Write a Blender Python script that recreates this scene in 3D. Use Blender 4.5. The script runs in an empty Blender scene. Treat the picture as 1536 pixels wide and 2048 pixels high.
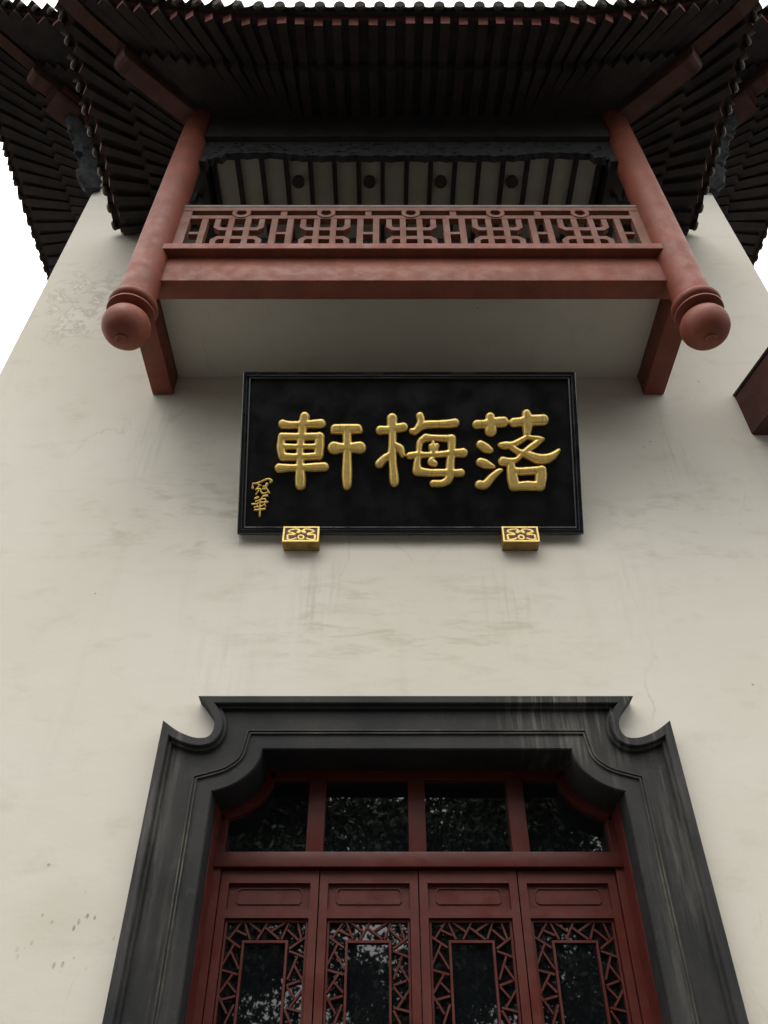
import bpy, bmesh, math, random
import numpy as np
from mathutils import Vector, Matrix

random.seed(7); rng = np.random.default_rng(7)
R = math.radians
SC = bpy.context.scene
COL = SC.collection

# ------------------------------------------------------------------ camera
FPX, PITCH, EYE = 1600.0, R(42.0), 1.6          # focal length in photo pixels (1536x2048)
cam_d = bpy.data.cameras.new('camera'); cam = bpy.data.objects.new('camera', cam_d); COL.objects.link(cam)
cam_d.sensor_fit = 'VERTICAL'; cam_d.sensor_height = 24.0; cam_d.lens = FPX / 2048 * 24.0
cam_d.clip_end = 2000
cam.location = (0, 0, EYE); cam.rotation_euler = (R(90) + PITCH, 0, 0)
SC.camera = cam
# ------------------------------------------------------------------ sky (overcast)
w = bpy.data.worlds.new('World'); SC.world = w; w.use_nodes = True
nt = w.node_tree; bg = nt.nodes['Background']
sky = nt.nodes.new('ShaderNodeTexSky'); sky.sky_type = 'NISHITA'; sky.sun_disc = False
SUN_EL, SUN_AZ = 62.0, 198.0
sky.sun_elevation = R(SUN_EL); sky.sun_rotation = R(SUN_AZ); sky.dust_density = 3.0; sky.air_density = 1.2
hs = nt.nodes.new('ShaderNodeHueSaturation'); hs.inputs['Saturation'].default_value = 0.12
mx = nt.nodes.new('ShaderNodeMix'); mx.data_type = 'RGBA'; mx.inputs['Factor'].default_value = 0.8
tc = nt.nodes.new('ShaderNodeTexCoord'); sx = nt.nodes.new('ShaderNodeSeparateXYZ'); nt.links.new(tc.outputs['Generated'], sx.inputs[0])
mr = nt.nodes.new('ShaderNodeMapRange'); mr.inputs['From Min'].default_value = 0.0; mr.inputs['From Max'].default_value = 1.0
mr.inputs['To Min'].default_value = 0.42; mr.inputs['To Max'].default_value = 1.26; nt.links.new(sx.outputs['Z'], mr.inputs['Value'])
vm = nt.nodes.new('ShaderNodeVectorMath'); vm.operation = 'SCALE'; vm.inputs[0].default_value = (10.6, 10.5, 10.2)   # cloud deck, standard overcast falloff
nt.links.new(mr.outputs[0], vm.inputs['Scale']); nt.links.new(vm.outputs[0], mx.inputs['B'])
nt.links.new(sky.outputs[0], hs.inputs['Color']); nt.links.new(hs.outputs[0], mx.inputs['A'])
nt.links.new(mx.outputs['Result'], bg.inputs['Color']); bg.inputs['Strength'].default_value = 0.15
# ------------------------------------------------------------------ soft sun behind the cloud
sd = bpy.data.lights.new('sun', 'SUN'); sun = bpy.data.objects.new('sun', sd); COL.objects.link(sun)
sd.energy = 1.1; sd.angle = R(50); sd.color = (1.0, 0.96, 0.88)
az, el = R(SUN_AZ), R(SUN_EL)
sdir = Vector((math.sin(az) * math.cos(el), math.cos(az) * math.cos(el), math.sin(el)))
sun.rotation_euler = sdir.to_track_quat('Z', 'Y').to_euler()
SC.view_settings.view_transform = 'Standard'; SC.view_settings.look = 'None'
SC.view_settings.gamma = 1.0; SC.view_settings.exposure = 0.81; SC.view_settings.use_curve_mapping = False
SC.cycles.max_bounces = 8; SC.cycles.diffuse_bounces = 4; SC.cycles.glossy_bounces = 4

# ------------------------------------------------------------------ measuring helper: photo pixel -> point on a known plane
cP, sP = math.cos(PITCH), math.sin(PITCH)
def ray(u, v):
    x, k = (u - 768) / FPX, (1024 - v) / FPX
    return Vector((x, cP - k * sP, sP + k * cP))
def at_y(u, v, Y):
    d = ray(u, v); return Vector((d.x / d.y * Y, Y, EYE + d.z / d.y * Y))
def at_plane(u, v, p0, n):
    d = ray(u, v); c = Vector((0, 0, EYE)); return c + d * ((p0 - c).dot(n) / d.dot(n))

# ------------------------------------------------------------------ materials
def mk(name):
    m = bpy.data.materials.new(name); m.use_nodes = True
    return m, m.node_tree, m.node_tree.nodes['Principled BSDF']
def N(t, kind, **kw):
    n = t.nodes.new(kind)
    for k, v in kw.items(): setattr(n, k, v)
    return n
def pos(t, scale=(1, 1, 1), loc=(0, 0, 0)):
    g = N(t, 'ShaderNodeNewGeometry'); m = N(t, 'ShaderNodeMapping')
    m.inputs['Scale'].default_value = scale; m.inputs['Location'].default_value = loc
    t.links.new(g.outputs['Position'], m.inputs['Vector']); return m.outputs[0]
def noise(t, scale, stretch=(1, 1, 1), detail=5, rough=0.6, loc=(0, 0, 0), dist=0.0):
    n = N(t, 'ShaderNodeTexNoise'); n.inputs['Scale'].default_value = scale
    n.inputs['Detail'].default_value = detail; n.inputs['Roughness'].default_value = rough
    n.inputs['Distortion'].default_value = dist
    t.links.new(pos(t, stretch, loc), n.inputs['Vector']); return n.outputs['Fac']
def ramp(t, fac, lo, hi, a=0.0, b=1.0):
    n = N(t, 'ShaderNodeMapRange', interpolation_type='SMOOTHSTEP')
    n.inputs['From Min'].default_value = lo; n.inputs['From Max'].default_value = hi
    n.inputs['To Min'].default_value = a; n.inputs['To Max'].default_value = b
    t.links.new(fac, n.inputs['Value']); return n.outputs[0]
def mul(t, a, b, op='MULTIPLY'):
    n = N(t, 'ShaderNodeMath', operation=op)
    for i, x in enumerate((a, b)):
        if isinstance(x, (int, float)): n.inputs[i].default_value = x
        else: t.links.new(x, n.inputs[i])
    return n.outputs[0]
def mixc(t, fac, a, b):
    n = N(t, 'ShaderNodeMix', data_type='RGBA')
    if isinstance(fac, (int, float)): n.inputs['Factor'].default_value = fac
    else: t.links.new(fac, n.inputs['Factor'])
    for k, x in (('A', a), ('B', b)):
        if isinstance(x, tuple): n.inputs[k].default_value = (*x[:3], 1)
        else: t.links.new(x, n.inputs[k])
    return n.outputs['Result']
def spot(t, c, r, soft=0.6):
    g = N(t, 'ShaderNodeNewGeometry'); s = N(t, 'ShaderNodeVectorMath', operation='SUBTRACT'); s.inputs[1].default_value = c
    t.links.new(g.outputs['Position'], s.inputs[0])
    d = N(t, 'ShaderNodeVectorMath', operation='DIVIDE'); d.inputs[1].default_value = r; t.links.new(s.outputs[0], d.inputs[0])
    l = N(t, 'ShaderNodeVectorMath', operation='LENGTH'); t.links.new(d.outputs[0], l.inputs[0])
    return ramp(t, l.outputs['Value'], 1.0, 1.0 - soft)
def scaled(t, c, k):
    n = N(t, 'ShaderNodeHueSaturation'); n.inputs['Value'].default_value = k; t.links.new(c, n.inputs['Color']); return n.outputs[0]
ALB = 0.72
def bump(t, bs, h, strength, dist):
    n = N(t, 'ShaderNodeBump'); n.inputs['Strength'].default_value = strength; n.inputs['Distance'].default_value = dist
    t.links.new(h, n.inputs['Height']); t.links.new(n.outputs[0], bs.inputs['Normal'])

def m_plain(name, col, var=0.25, rough=0.6, scale=6.0, stretch=(1, 1, 1), metal=0.0, dust=None, bumpd=0.004, spec=0.4):
    m, t, b = mk(name)
    col = tuple(c * ALB for c in col)
    dark = tuple(c * (1 - var) for c in col); lite = tuple(min(1, c * (1 + var)) for c in col)
    c = mixc(t, ramp(t, noise(t, scale, stretch), 0.3, 0.7), dark, lite)
    if dust: c = mixc(t, mul(t, ramp(t, noise(t, dust[2], dust[3], detail=7, rough=0.7), dust[4], dust[4] + 0.2), dust[1]), c, tuple(q * ALB for q in dust[0]))
    t.links.new(c, b.inputs['Base Color'])
    b.inputs['Metallic'].default_value = metal; b.inputs['Specular IOR Level'].default_value = spec
    t.links.new(ramp(t, noise(t, scale * 2.3), 0.3, 0.7, max(0.02, rough - 0.1), min(1, rough + 0.1)), b.inputs['Roughness'])
    bump(t, b, noise(t, scale * 9, detail=6), 0.5, bumpd)
    return m

def m_plaster():
    m, t, b = mk('lime_plaster')
    base = mixc(t, ramp(t, noise(t, 0.55, (1, 1, 1), 4), 0.3, 0.7), (0.775, 0.737, 0.635), (0.82, 0.787, 0.70))
    base = mixc(t, mul(t, ramp(t, noise(t, 2.2, (1, 1, 2.2), 7, 0.65), 0.52, 0.75), 0.42), base, (0.60, 0.545, 0.44))   # broad smears
    base = mixc(t, mul(t, ramp(t, noise(t, 1.1, (3.5, 1, 0.35), 6, 0.6, (3, 1, 2)), 0.55, 0.8), 0.28), base, (0.64, 0.60, 0.52))     # faint runs
    smear = mul(t, spot(t, (0.2, 5, 5.0), (2.3, 9, 0.75), 0.9), ramp(t, noise(t, 3.2, (0.75, 1, 3.2), 8, 0.68, (1, 2, 7), 0.5), 0.49, 0.68))
    base = mixc(t, mul(t, smear, 0.38), base, (0.45, 0.38, 0.265))
    smear2 = mul(t, spot(t, (-1.6, 5, 6.1), (1.6, 9, 0.8), 0.9), ramp(t, noise(t, 3.0, (0.8, 1, 2.6), 8, 0.7, (5, 2, 1), 0.4), 0.48, 0.68))
    base = mixc(t, mul(t, smear2, 0.5), base, (0.42, 0.36, 0.27))
    smear3 = mul(t, spot(t, (2.3, 5, 6.0), (1.5, 9, 1.0), 0.9), ramp(t, noise(t, 2.6, (0.9, 1, 2.2), 8, 0.7, (8, 2, 4), 0.4), 0.5, 0.7))
    base = mixc(t, mul(t, smear3, 0.4), base, (0.45, 0.40, 0.31))
    # drip runs from the plaque blocks, the beam ends and the ledge
    for cx_, cz_, hz_, wx_, k_ in ((-0.50, 5.25, 0.6, 0.30, .30), (0.95, 5.2, 0.65, 0.32, .30), (-2.14, 7.0, 0.9, 0.25, .28), (2.6, 7.0, 0.9, 0.25, .28), (1.9, 5.1, 0.7, 0.25, .2), (-1.2, 4.6, 0.5, 0.4, .16)):
        rn = mul(t, spot(t, (cx_, 5, cz_), (wx_, 9, hz_), 0.9), ramp(t, noise(t, 2.2, (8, 1, 0.5), 6, 0.65, (cx_, 0, cz_)), 0.46, 0.66))
        base = mixc(t, mul(t, rn, k_), base, (0.42, 0.37, 0.29))
    # repaired and flaking patches
    pk = noise(t, 4.5, (1, 1, 0.8), 8, 0.7, (2, 0, 5), 0.6)
    patch = mul(t, spot(t, (-3.38, 5, 9.2), (0.5, 9, 0.8), 0.6), ramp(t, pk, 0.54, 0.57))
    base = mixc(t, mul(t, patch, 0.5), base, (0.88, 0.87, 0.82))
    edge = mul(t, spot(t, (-3.3, 5, 9.2), (0.7, 9, 1.05), 0.6), mul(t, ramp(t, pk, 0.485, 0.525), ramp(t, pk, 0.56, 0.53)))
    base = mixc(t, mul(t, edge, 0.45), base, (0.45, 0.41, 0.33))
    # specks and pits low on the left
    vz = N(t, 'ShaderNodeTexVoronoi'); vz.inputs['Scale'].default_value = 23; t.links.new(pos(t, (1, 1, 0.55)), vz.inputs['Vector'])
    sel = mul(t, spot(t, (-1.80, 5, 2.88), (0.42, 9, 0.30), 0.8), ramp(t, noise(t, 6, (1, 1, 1), 3, 0.5, (3, 3, 3)), 0.42, 0.6))
    sp = mul(t, ramp(t, mul(t, vz.outputs['Distance'], mul(t, noise(t, 40, (1, 1, 0.5), 4), 0.7, 'ADD')), 0.30, 0.20), sel)
    base = mixc(t, mul(t, sp, 0.8), base, (0.20, 0.16, 0.11))
    base = mixc(t, mul(t, spot(t, (-1.85, 5, 2.95), (0.45, 9, 0.28), 0.9), 0.25), base, (0.55, 0.48, 0.38))
    # tiny pits everywhere
    v2 = N(t, 'ShaderNodeTexVoronoi'); v2.inputs['Scale'].default_value = 5.5; t.links.new(pos(t), v2.inputs['Vector'])
    base = mixc(t, mul(t, mul(t, ramp(t, v2.outputs['Distance'], 0.075, 0.03), ramp(t, noise(t, 1.3, loc=(4, 4, 4)), 0.52, 0.62)), 0.6), base, (0.28, 0.24, 0.18))
    # hairline cracks
    v3 = N(t, 'ShaderNodeTexVoronoi', feature='DISTANCE_TO_EDGE'); v3.inputs['Scale'].default_value = 0.55
    wob = N(t, 'ShaderNodeTexNoise'); wob.inputs['Scale'].default_value = 2.5; wob.inputs['Detail'].default_value = 6
    ps = pos(t, (1.3, 1, 0.7)); t.links.new(ps, wob.inputs['Vector'])
    ad = N(t, 'ShaderNodeVectorMath', operation='MULTIPLY_ADD'); ad.inputs[1].default_value = (0.55, 0.55, 0.55)
    t.links.new(wob.outputs['Color'], ad.inputs[0]); t.links.new(ps, ad.inputs[2]); t.links.new(ad.outputs[0], v3.inputs['Vector'])
    cr = mul(t, ramp(t, v3.outputs['Distance'], 0.006, 0.001), ramp(t, noise(t, 0.9, loc=(9, 0, 3)), 0.5, 0.65))
    base = mixc(t, mul(t, cr, 0.22), base, (0.35, 0.32, 0.27))
    t.links.new(scaled(t, base, 0.80), b.inputs['Base Color']); b.inputs['Roughness'].default_value = 0.92; b.inputs['Specular IOR Level'].default_value = 0.2
    hh = mul(t, noise(t, 1.6, (1, 1, 1.6), 8, 0.62), mul(t, mul(t, edge, 0.15), mul(t, patch, 0.12), 'ADD'), 'ADD')
    bump(t, b, hh, 0.22, 0.022)
    return m

def m_stone():
    m, t, b = mk('grey_stone_render')
    base = mixc(t, ramp(t, noise(t, 2.0, (1, 1, 1), 6), 0.3, 0.7), (0.026, 0.027, 0.030), (0.056, 0.055, 0.055))
    run = mul(t, ramp(t, noise(t, 1.6, (7, 1, 0.35), 6, 0.65), 0.56, 0.75), ramp(t, noise(t, 0.8, loc=(1, 5, 2)), 0.42, 0.62))
    base = mixc(t, mul(t, run, 0.55), base, (0.15, 0.145, 0.125))
    run2 = mul(t, mul(t, spot(t, (1.35, 5, 4.2), (0.75, 9, 0.45), 0.6), ramp(t, noise(t, 2.0, (10, 1, 0.5), 5, 0.65, (3, 0, 1)), 0.5, 0.62)), 0.5)
    base = mixc(t, run2, base, (0.28, 0.27, 0.24))
    base = mixc(t, mul(t, ramp(t, noise(t, 9, (1, 1, 1), 8, 0.75), 0.55, 0.75), 0.4), base, (0.13, 0.13, 0.12))
    for cx_, cz_, rx_, rz_, k_ in ((-1.42, 3.3, 0.16, 1.0, .6), (-1.22, 2.6, 0.10, 1.2, .45), (1.78, 3.4, 0.18, 1.0, .6), (1.62, 2.8, 0.10, 1.0, .5), (-1.35, 4.0, 0.06, 0.5, .7), (1.2, 4.15, 0.5, 0.4, .45)):
        st = mul(t, spot(t, (cx_, 5, cz_), (rx_, 9, rz_), 0.9), ramp(t, noise(t, 2.6, (6, 1, 0.45), 7, 0.7, (cx_, 2, cz_)), 0.40, 0.66))
        base = mixc(t, mul(t, st, k_), base, (0.25, 0.24, 0.21))
    t.links.new(scaled(t, base, 0.56), b.inputs['Base Color']); b.inputs['Roughness'].default_value = 0.75; b.inputs['Specular IOR Level'].default_value = 0.3
    bump(t, b, noise(t, 14, (1, 1, 0.6), 8, 0.7), 0.5, 0.008)
    return m

def m_gold(name, col, rough):
    m, t, b = mk(name)
    c = mixc(t, ramp(t, noise(t, 22, (1, 1, 1), 7, 0.7), 0.35, 0.68), tuple(x * 0.87 for x in col), tuple(min(1, x * 1.08) for x in col))
    wv = N(t, 'ShaderNodeTexNoise'); wv.inputs['Scale'].default_value = 5.0; t.links.new(pos(t, (9, 1, 0.4)), wv.inputs['Vector'])
    c = mixc(t, mul(t, ramp(t, wv.outputs['Fac'], 0.67, 0.70), 0.35), c, (0.16, 0.10, 0.035))
    t.links.new(c, b.inputs['Base Color']); b.inputs['Metallic'].default_value = 0.6 if rough < 0.4 else 0.25
    t.links.new(ramp(t, noise(t, 35), 0.3, 0.7, rough - 0.07, rough + 0.1), b.inputs['Roughness'])
    bump(t, b, noise(t, 45, (1, 1, 1), 4), 0.2, 0.003)
    return m

M = {}
M['plaster'] = m_plaster()
M['stone'] = m_stone()
M['stonedust'] = m_plain('dusty_stone_bead', (0.05, 0.049, 0.046), 0.3, 0.85, 5, (1, 1, 1), dust=((0.15, 0.14, 0.11), 0.85, 1.6, (1, 1, 1), 0.44))
M['red'] = m_plain('red_oxide_paint', (0.275, 0.071, 0.041), 0.16, 0.62, 3.5, (1, 1, 1), dust=((0.34, 0.16, 0.11), 0.42, 2.6, (6, 2, 0.9), 0.54))
M['railred'] = m_plain('dusty_red_paint', (0.235, 0.093, 0.064), 0.14, 0.7, 4, dust=((0.30, 0.165, 0.125), 0.35, 3, (2, 2, 2), 0.5))
M['rail'] = m_plain('dusty_grey_handrail', (0.24, 0.19, 0.165), 0.15, 0.6, 4)
M['door'] = m_plain('dark_red_door_paint', (0.112, 0.018, 0.012), 0.12, 0.45, 3, dust=((0.145, 0.045, 0.035), 0.35, 6, (1, 1, 1), 0.52), bumpd=0.002)
M['wood'] = m_plain('dark_brown_timber', (0.038, 0.029, 0.028), 0.3, 0.75, 3, (1, 1, 1), dust=((0.05, 0.046, 0.042), 0.6, 2.5, (1, 1, 1), 0.5))
M['lit_end_red'] = m_plain('lit_rafter_end_red', (0.34, 0.12, 0.09), 0.2, 0.7, 9)  # rafter-end red made lighter: daylight on the end faces put into the colour
M['hipred'] = m_plain('dark_red_timber', (0.115, 0.044, 0.035), 0.25, 0.7, 3)
M['board'] = m_plain('dark_grey_roof_boards', (0.045, 0.045, 0.047), 0.3, 0.85, 4)  # dark grey roof boards with mild random variation
M['tile'] = m_plain('dark_clay_tile', (0.048, 0.033, 0.023), 0.3, 0.75, 7, dust=((0.075, 0.065, 0.045), 0.5, 5, (1, 1, 1), 0.5))
M['carve'] = m_plain('grey_green_carved_timber', (0.029, 0.032, 0.034), 0.4, 0.85, 12, bumpd=0.03)
M['lacquer'] = m_plain('black_lacquer', (0.004, 0.0045, 0.0055), 0.3, 0.38, 2, (1, 1, 1), dust=((0.016, 0.017, 0.02), 0.5, 1.5, (9, 1, 0.3), 0.56), bumpd=0.001, spec=0.35)
M['lacquerframe'] = m_plain('black_lacquer_frame', (0.006, 0.008, 0.011), 0.3, 0.25, 2, bumpd=0.001, spec=0.6)
M['gold'] = m_gold('gold_leaf', (0.95, 0.665, 0.205), 0.39)
M['goldbright'] = m_gold('bright_gold_paint', (0.98, 0.70, 0.22), 0.5)
M['shaded_gilt'] = m_plain('shade_toned_gilt', (0.40, 0.24, 0.06), 0.3, 0.5, 14)  # block gilt darkened: shade of the underside put into the colour
M['maroon'] = m_plain('maroon_lacquer', (0.085, 0.022, 0.018), 0.15, 0.5, 20)
M['ceiling'] = m_plain('off_white_ceiling_board', (0.62, 0.60, 0.52), 0.08, 0.9, 3)
M['lamp'] = m_plain('dark_lamp_housing', (0.05, 0.05, 0.045), 0.1, 0.6, 10)
M['paving'] = m_plain('grey_paving', (0.06, 0.058, 0.054), 0.2, 0.9, 1.5)
def m_glass():
    m, t, b = mk('dark_window_glass')
    b.inputs['Base Color'].default_value = (0.004, 0.005, 0.006, 1); b.inputs['IOR'].default_value = 1.9
    b.inputs['Roughness'].default_value = 0.015
    bump(t, b, noise(t, 1.1, (1, 1, 1), 1), 0.08, 0.012)
    return m
M['glass'] = m_glass()
def m_leaf():
    m, t, b = mk('leaf_green')
    c = mixc(t, noise(t, 3.0), (0.022, 0.034, 0.016), (0.042, 0.058, 0.028))
    t.links.new(c, b.inputs['Base Color']); b.inputs['Roughness'].default_value = 0.6
    return m
M['leaf'] = m_leaf()
M['bark'] = m_plain('tree_bark', (0.07, 0.055, 0.042), 0.35, 0.9, 8, (1, 1, 0.3), bumpd=0.03)

# ------------------------------------------------------------------ object helpers
def link(name, mesh, mat, parent=None):
    o = bpy.data.objects.new(name, mesh); COL.objects.link(o)
    if mat and not mesh.materials: mesh.materials.append(M[mat])
    if parent:
        o.parent = parent; o.matrix_parent_inverse = PW.get(parent.name, Matrix()).inverted()
    return o
PW = {}
def empty(name, loc, label, cat, group=None):
    o = bpy.data.objects.new(name, None); COL.objects.link(o); o.location = loc; o.empty_display_size = 0.3
    PW[o.name] = Matrix.Translation(loc)
    o['label'] = label; o['category'] = cat
    if group: o['group'] = group
    return o
def bm_obj(name, bm, mat, parent=None, smooth=None):
    me = bpy.data.meshes.new(name); bmesh.ops.recalc_face_normals(bm, faces=bm.faces[:]); bm.to_mesh(me); bm.free()
    if smooth is not None:
        me.polygons.foreach_set('use_smooth', [True] * len(me.polygons))
        try: me.set_sharp_from_angle(angle=R(smooth))
        except Exception: pass
    return link(name, me, mat, parent)
def add_box(bm, x0, x1, y0, y1, z0, z1, bev=0.0):
    vs = [bm.verts.new((x, y, z)) for x in (x0, x1) for y in (y0, y1) for z in (z0, z1)]
    f = [(0, 1, 3, 2), (4, 6, 7, 5), (0, 4, 5, 1), (2, 3, 7, 6), (0, 2, 6, 4), (1, 5, 7, 3)]
    fs = [bm.faces.new([vs[i] for i in q]) for q in f]
    if bev:
        es = list({e for q in fs for e in q.edges})
        bmesh.ops.bevel(bm, geom=es, offset=bev, segments=2, affect='EDGES', profile=0.6)
def box(name, mat, parent, x0, x1, y0, y1, z0, z1, bev=0.0):
    bm = bmesh.new(); add_box(bm, x0, x1, y0, y1, z0, z1, bev)
    return bm_obj(name, bm, mat, parent, 35 if bev else None)
def add_prism(bm, poly, y0, y1):
    a = [bm.verts.new((x, y0, z)) for x, z in poly]; b = [bm.verts.new((x, y1, z)) for x, z in poly]
    bm.faces.new(a); bm.faces.new(b[::-1])
    n = len(poly)
    for i in range(n): bm.faces.new((a[i], b[i], b[(i + 1) % n], a[(i + 1) % n]))
def prism(name, mat, parent, poly, y0, y1):
    bm = bmesh.new(); add_prism(bm, poly, y0, y1); return bm_obj(name, bm, mat, parent)
def lathe(name, mat, parent, prof, cx, cy, seg=40, smooth=40):
    bm = bmesh.new(); rows = []
    for r, z in prof:
        rows.append([bm.verts.new((cx + r * math.cos(2 * math.pi * k / seg), cy + r * math.sin(2 * math.pi * k / seg), z)) for k in range(seg)])
    for a, b in zip(rows, rows[1:]):
        for k in range(seg): bm.faces.new((a[k], a[(k + 1) % seg], b[(k + 1) % seg], b[k]))
    bm.faces.new(rows[0][::-1]); bm.faces.new(rows[-1])
    return bm_obj(name, bm, mat, parent, smooth)
_unit = {}
def unit_box(mat, bev=0.0):
    k = (mat, bev)
    if k not in _unit:
        bm = bmesh.new(); add_box(bm, -.5, .5, -.5, .5, -.5, .5)
        me = bpy.data.meshes.new('bar_' + mat); bmesh.ops.recalc_face_normals(bm, faces=bm.faces[:]); bm.to_mesh(me); bm.free()
        me.materials.append(M[mat]); _unit[k] = me
    return _unit[k]
def rafter_mesh(base, endm):
    me = unit_box(base).copy(); me.materials.append(M[endm])
    for p in me.polygons:
        if p.normal.x > 0.9: p.material_index = 1
    return me
def bar(name, mat, parent, a, b, wdt, hgt, up=Vector((0, 0, 1)), mesh=None):
    """a straight bar from a to b: long axis X, width Y, height Z"""
    a, b = Vector(a), Vector(b); d = b - a; L = d.length; x = d / L
    y = up.cross(x).normalized(); z = x.cross(y)
    mt = Matrix((x, y, z)).transposed().to_4x4()
    mt = Matrix.Translation((a + b) / 2) @ mt @ Matrix.Diagonal((L, wdt, hgt, 1))
    o = link(name, mesh or unit_box(mat), None, parent); o.matrix_basis = mt
    return o
def catmull(pts, n=5):
    out = []
    P_ = [pts[0]] + list(pts) + [pts[-1]]
    for i in range(1, len(P_) - 2):
        p0, p1, p2, p3 = (np.array(P_[j], float) for j in (i - 1, i, i + 1, i + 2))
        for k in range(n):
            t = k / n
            out.append(tuple(0.5 * ((2 * p1) + (-p0 + p2) * t + (2 * p0 - 5 * p1 + 4 * p2 - p3) * t * t + (-p0 + 3 * p1 - 3 * p2 + p3) * t ** 3)))
    out.append(tuple(pts[-1])); return out
def sweep(bm, line, prof, Y, side=1):
    """sweep (offset, proud) profile along an open x-z line with mitred corners; side=+1 offsets to the right of travel"""
    n = len(line); L = [Vector(p) for p in line]; dirs = [(L[i + 1] - L[i]).normalized() for i in range(n - 1)]
    rows = []
    for i in range(n):
        d0 = dirs[max(0, i - 1)]; d1 = dirs[min(n - 2, i)]
        n0 = Vector((d0.y, -d0.x)) * side; n1 = Vector((d1.y, -d1.x)) * side
        m = (n0 + n1); m = m.normalized() if m.length > 1e-6 else n0
        k = 1.0 / max(0.28, m.dot(n0))
        rows.append([bm.verts.new((L[i].x + m.x * k * o, Y - h, L[i].y + m.y * k * o)) for o, h in prof])
    for a, b in zip(rows, rows[1:]):
        for j in range(len(prof) - 1): bm.faces.new((a[j], a[j + 1], b[j + 1], b[j]))
def tube(bm, a, b, r0, r1, seg=8):
    a, b = Vector(a), Vector(b); d = (b - a).normalized(); u = d.orthogonal().normalized(); v = d.cross(u)
    A = [bm.verts.new(a + (u * math.cos(2 * math.pi * k / seg) + v * math.sin(2 * math.pi * k / seg)) * r0) for k in range(seg)]
    B = [bm.verts.new(b + (u * math.cos(2 * math.pi * k / seg) + v * math.sin(2 * math.pi * k / seg)) * r1) for k in range(seg)]
    for k in range(seg): bm.faces.new((A[k], A[(k + 1) % seg], B[(k + 1) % seg], B[k]))
    bm.faces.new(A[::-1]); bm.faces.new(B)

C = 0.235          # middle axis of the facade
WY = 5.0           # wall face
XL, XR = C - 4.06, C + 4.06

# ------------------------------------------------------------------ ground
bm = bmesh.new()
vs = [bm.verts.new(p) for p in ((-600, -600, 0), (600, -600, 0), (600, 600, 0), (-600, 600, 0))]; bm.faces.new(vs)
g = bm_obj('ground', bm, 'paving'); g['kind'] = 'structure'

# ------------------------------------------------------------------ the pavilion
pav = empty('pavilion', (C, 5, 0), 'white plastered Chinese pavilion with red balcony, upturned dark eaves and grey stone doorway', 'building')

# outlines of the stone door surround (x relative to the door axis), measured on its face
DC = 0.217; SY = 4.94
def hw(pts): return [((at_y(u, v, SY).x - DC), at_y(u, v, SY).z) for u, v in pts]
horn = hw([(329, 1447), (356, 1467), (383.6, 1479), (403, 1482), (419, 1478.5), (428.5, 1466), (430.5, 1450), (423, 1431), (410, 1412), (399, 1398.5)])
arc = hw([(423, 1584), (454, 1575), (481, 1561), (505, 1541), (518, 1521), (525, 1499)])
horn = catmull(horn, 4); arc = catmull(arc, 5)
OX, OZ = horn[0]; IX = arc[0][0]
zt = horn[-1][1]
outer = [(OX, 0.0)] + horn; outer = [(x + DC, z) for x, z in outer] + [(DC - x, z) for x, z in outer[::-1]]
inner = [(IX, 0.0)] + arc; inner = [(x + DC, z) for x, z in inner] + [(DC - x, z) for x, z in inner[::-1]]

wall = prism('wall', 'plaster', pav, [(XL, 0), (XL, 13.35), (XR, 13.35), (XR, 0)] + inner[::-1], WY, WY + 0.44)
box('wall', 'plaster', pav, XL, XR, WY + 0.445, 13.0, 0, 13.35)

# ---- stone surround
sur = prism('door_surround', 'stone', pav, [(x, z) for x, z in outer] + inner[::-1], SY + 0.012, WY - 0.001)
def outer_at(o):
    n_ = len(horn); H_ = [Vector(p) for p in horn]; off = []
    for i in range(n_):
        d_ = (H_[min(n_ - 1, i + 1)] - H_[max(0, i - 1)]).normalized(); off.append(H_[i] + Vector((d_.y, -d_.x)) * o)
    xl_, zt_ = OX + o, zt - o
    i0 = next(i for i in range(n_) if off[i].x > xl_ + 1e-6)
    if i0 > 0:
        a_, b_ = off[i0 - 1], off[i0]; P1 = a_.lerp(b_, (xl_ - a_.x) / (b_.x - a_.x))
        for i in range(i0): off[i] = P1.copy()
    else: off[0].x = xl_
    i1 = next(i for i in range(n_ - 1, -1, -1) if off[i].y < zt_ - 1e-6)
    if i1 < n_ - 1:
        a_, b_ = off[i1], off[i1 + 1]; P2 = a_.lerp(b_, (zt_ - a_.y) / (b_.y - a_.y))
        for i in range(i1 + 1, n_): off[i] = P2.copy()
    else: off[-1].y = zt_
    h_ = [(OX + o, 0.0)] + [(p.x, p.y) for p in off]
    return [(x + DC, z) for x, z in h_] + [(DC - x, z) for x, z in h_[::-1]]
def sweep_rows(bm, prof, Y):
    rows = [[bm.verts.new((x, Y - h, z)) for x, z in outer_at(o)] for o, h in prof]
    for a, b in zip(rows, rows[1:]):
        for j in range(len(a) - 1):
            if (a[j].co - a[j + 1].co).length + (b[j].co - b[j + 1].co).length < 1e-6: continue
            bm.faces.new((a[j], a[j + 1], b[j + 1], b[j]))
    bmesh.ops.remove_doubles(bm, verts=bm.verts[:], dist=1e-5)
bm = bmesh.new(); sweep_rows(bm, [(0, -0.058), (0, 0.045), (0.006, 0.05), (0.050, 0.05), (0.056, 0.044), (0.060, 0.018), (0.074, 0.018), (0.078, 0.012), (0.080, -0.002), (0.084, -0.02)], SY)
bm_obj('moulding', bm, 'stone', sur)
bm = bmesh.new(); sweep(bm, inner, [(-0.004, -0.335), (-0.004, -0.16), (-0.004, 0.004), (0.004, 0.012), (0.096, 0.012), (0.100, 0.018), (0.136, 0.016), (0.140, -0.02)], SY, -1)
bm_obj('moulding', bm, 'stone', sur)

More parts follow.
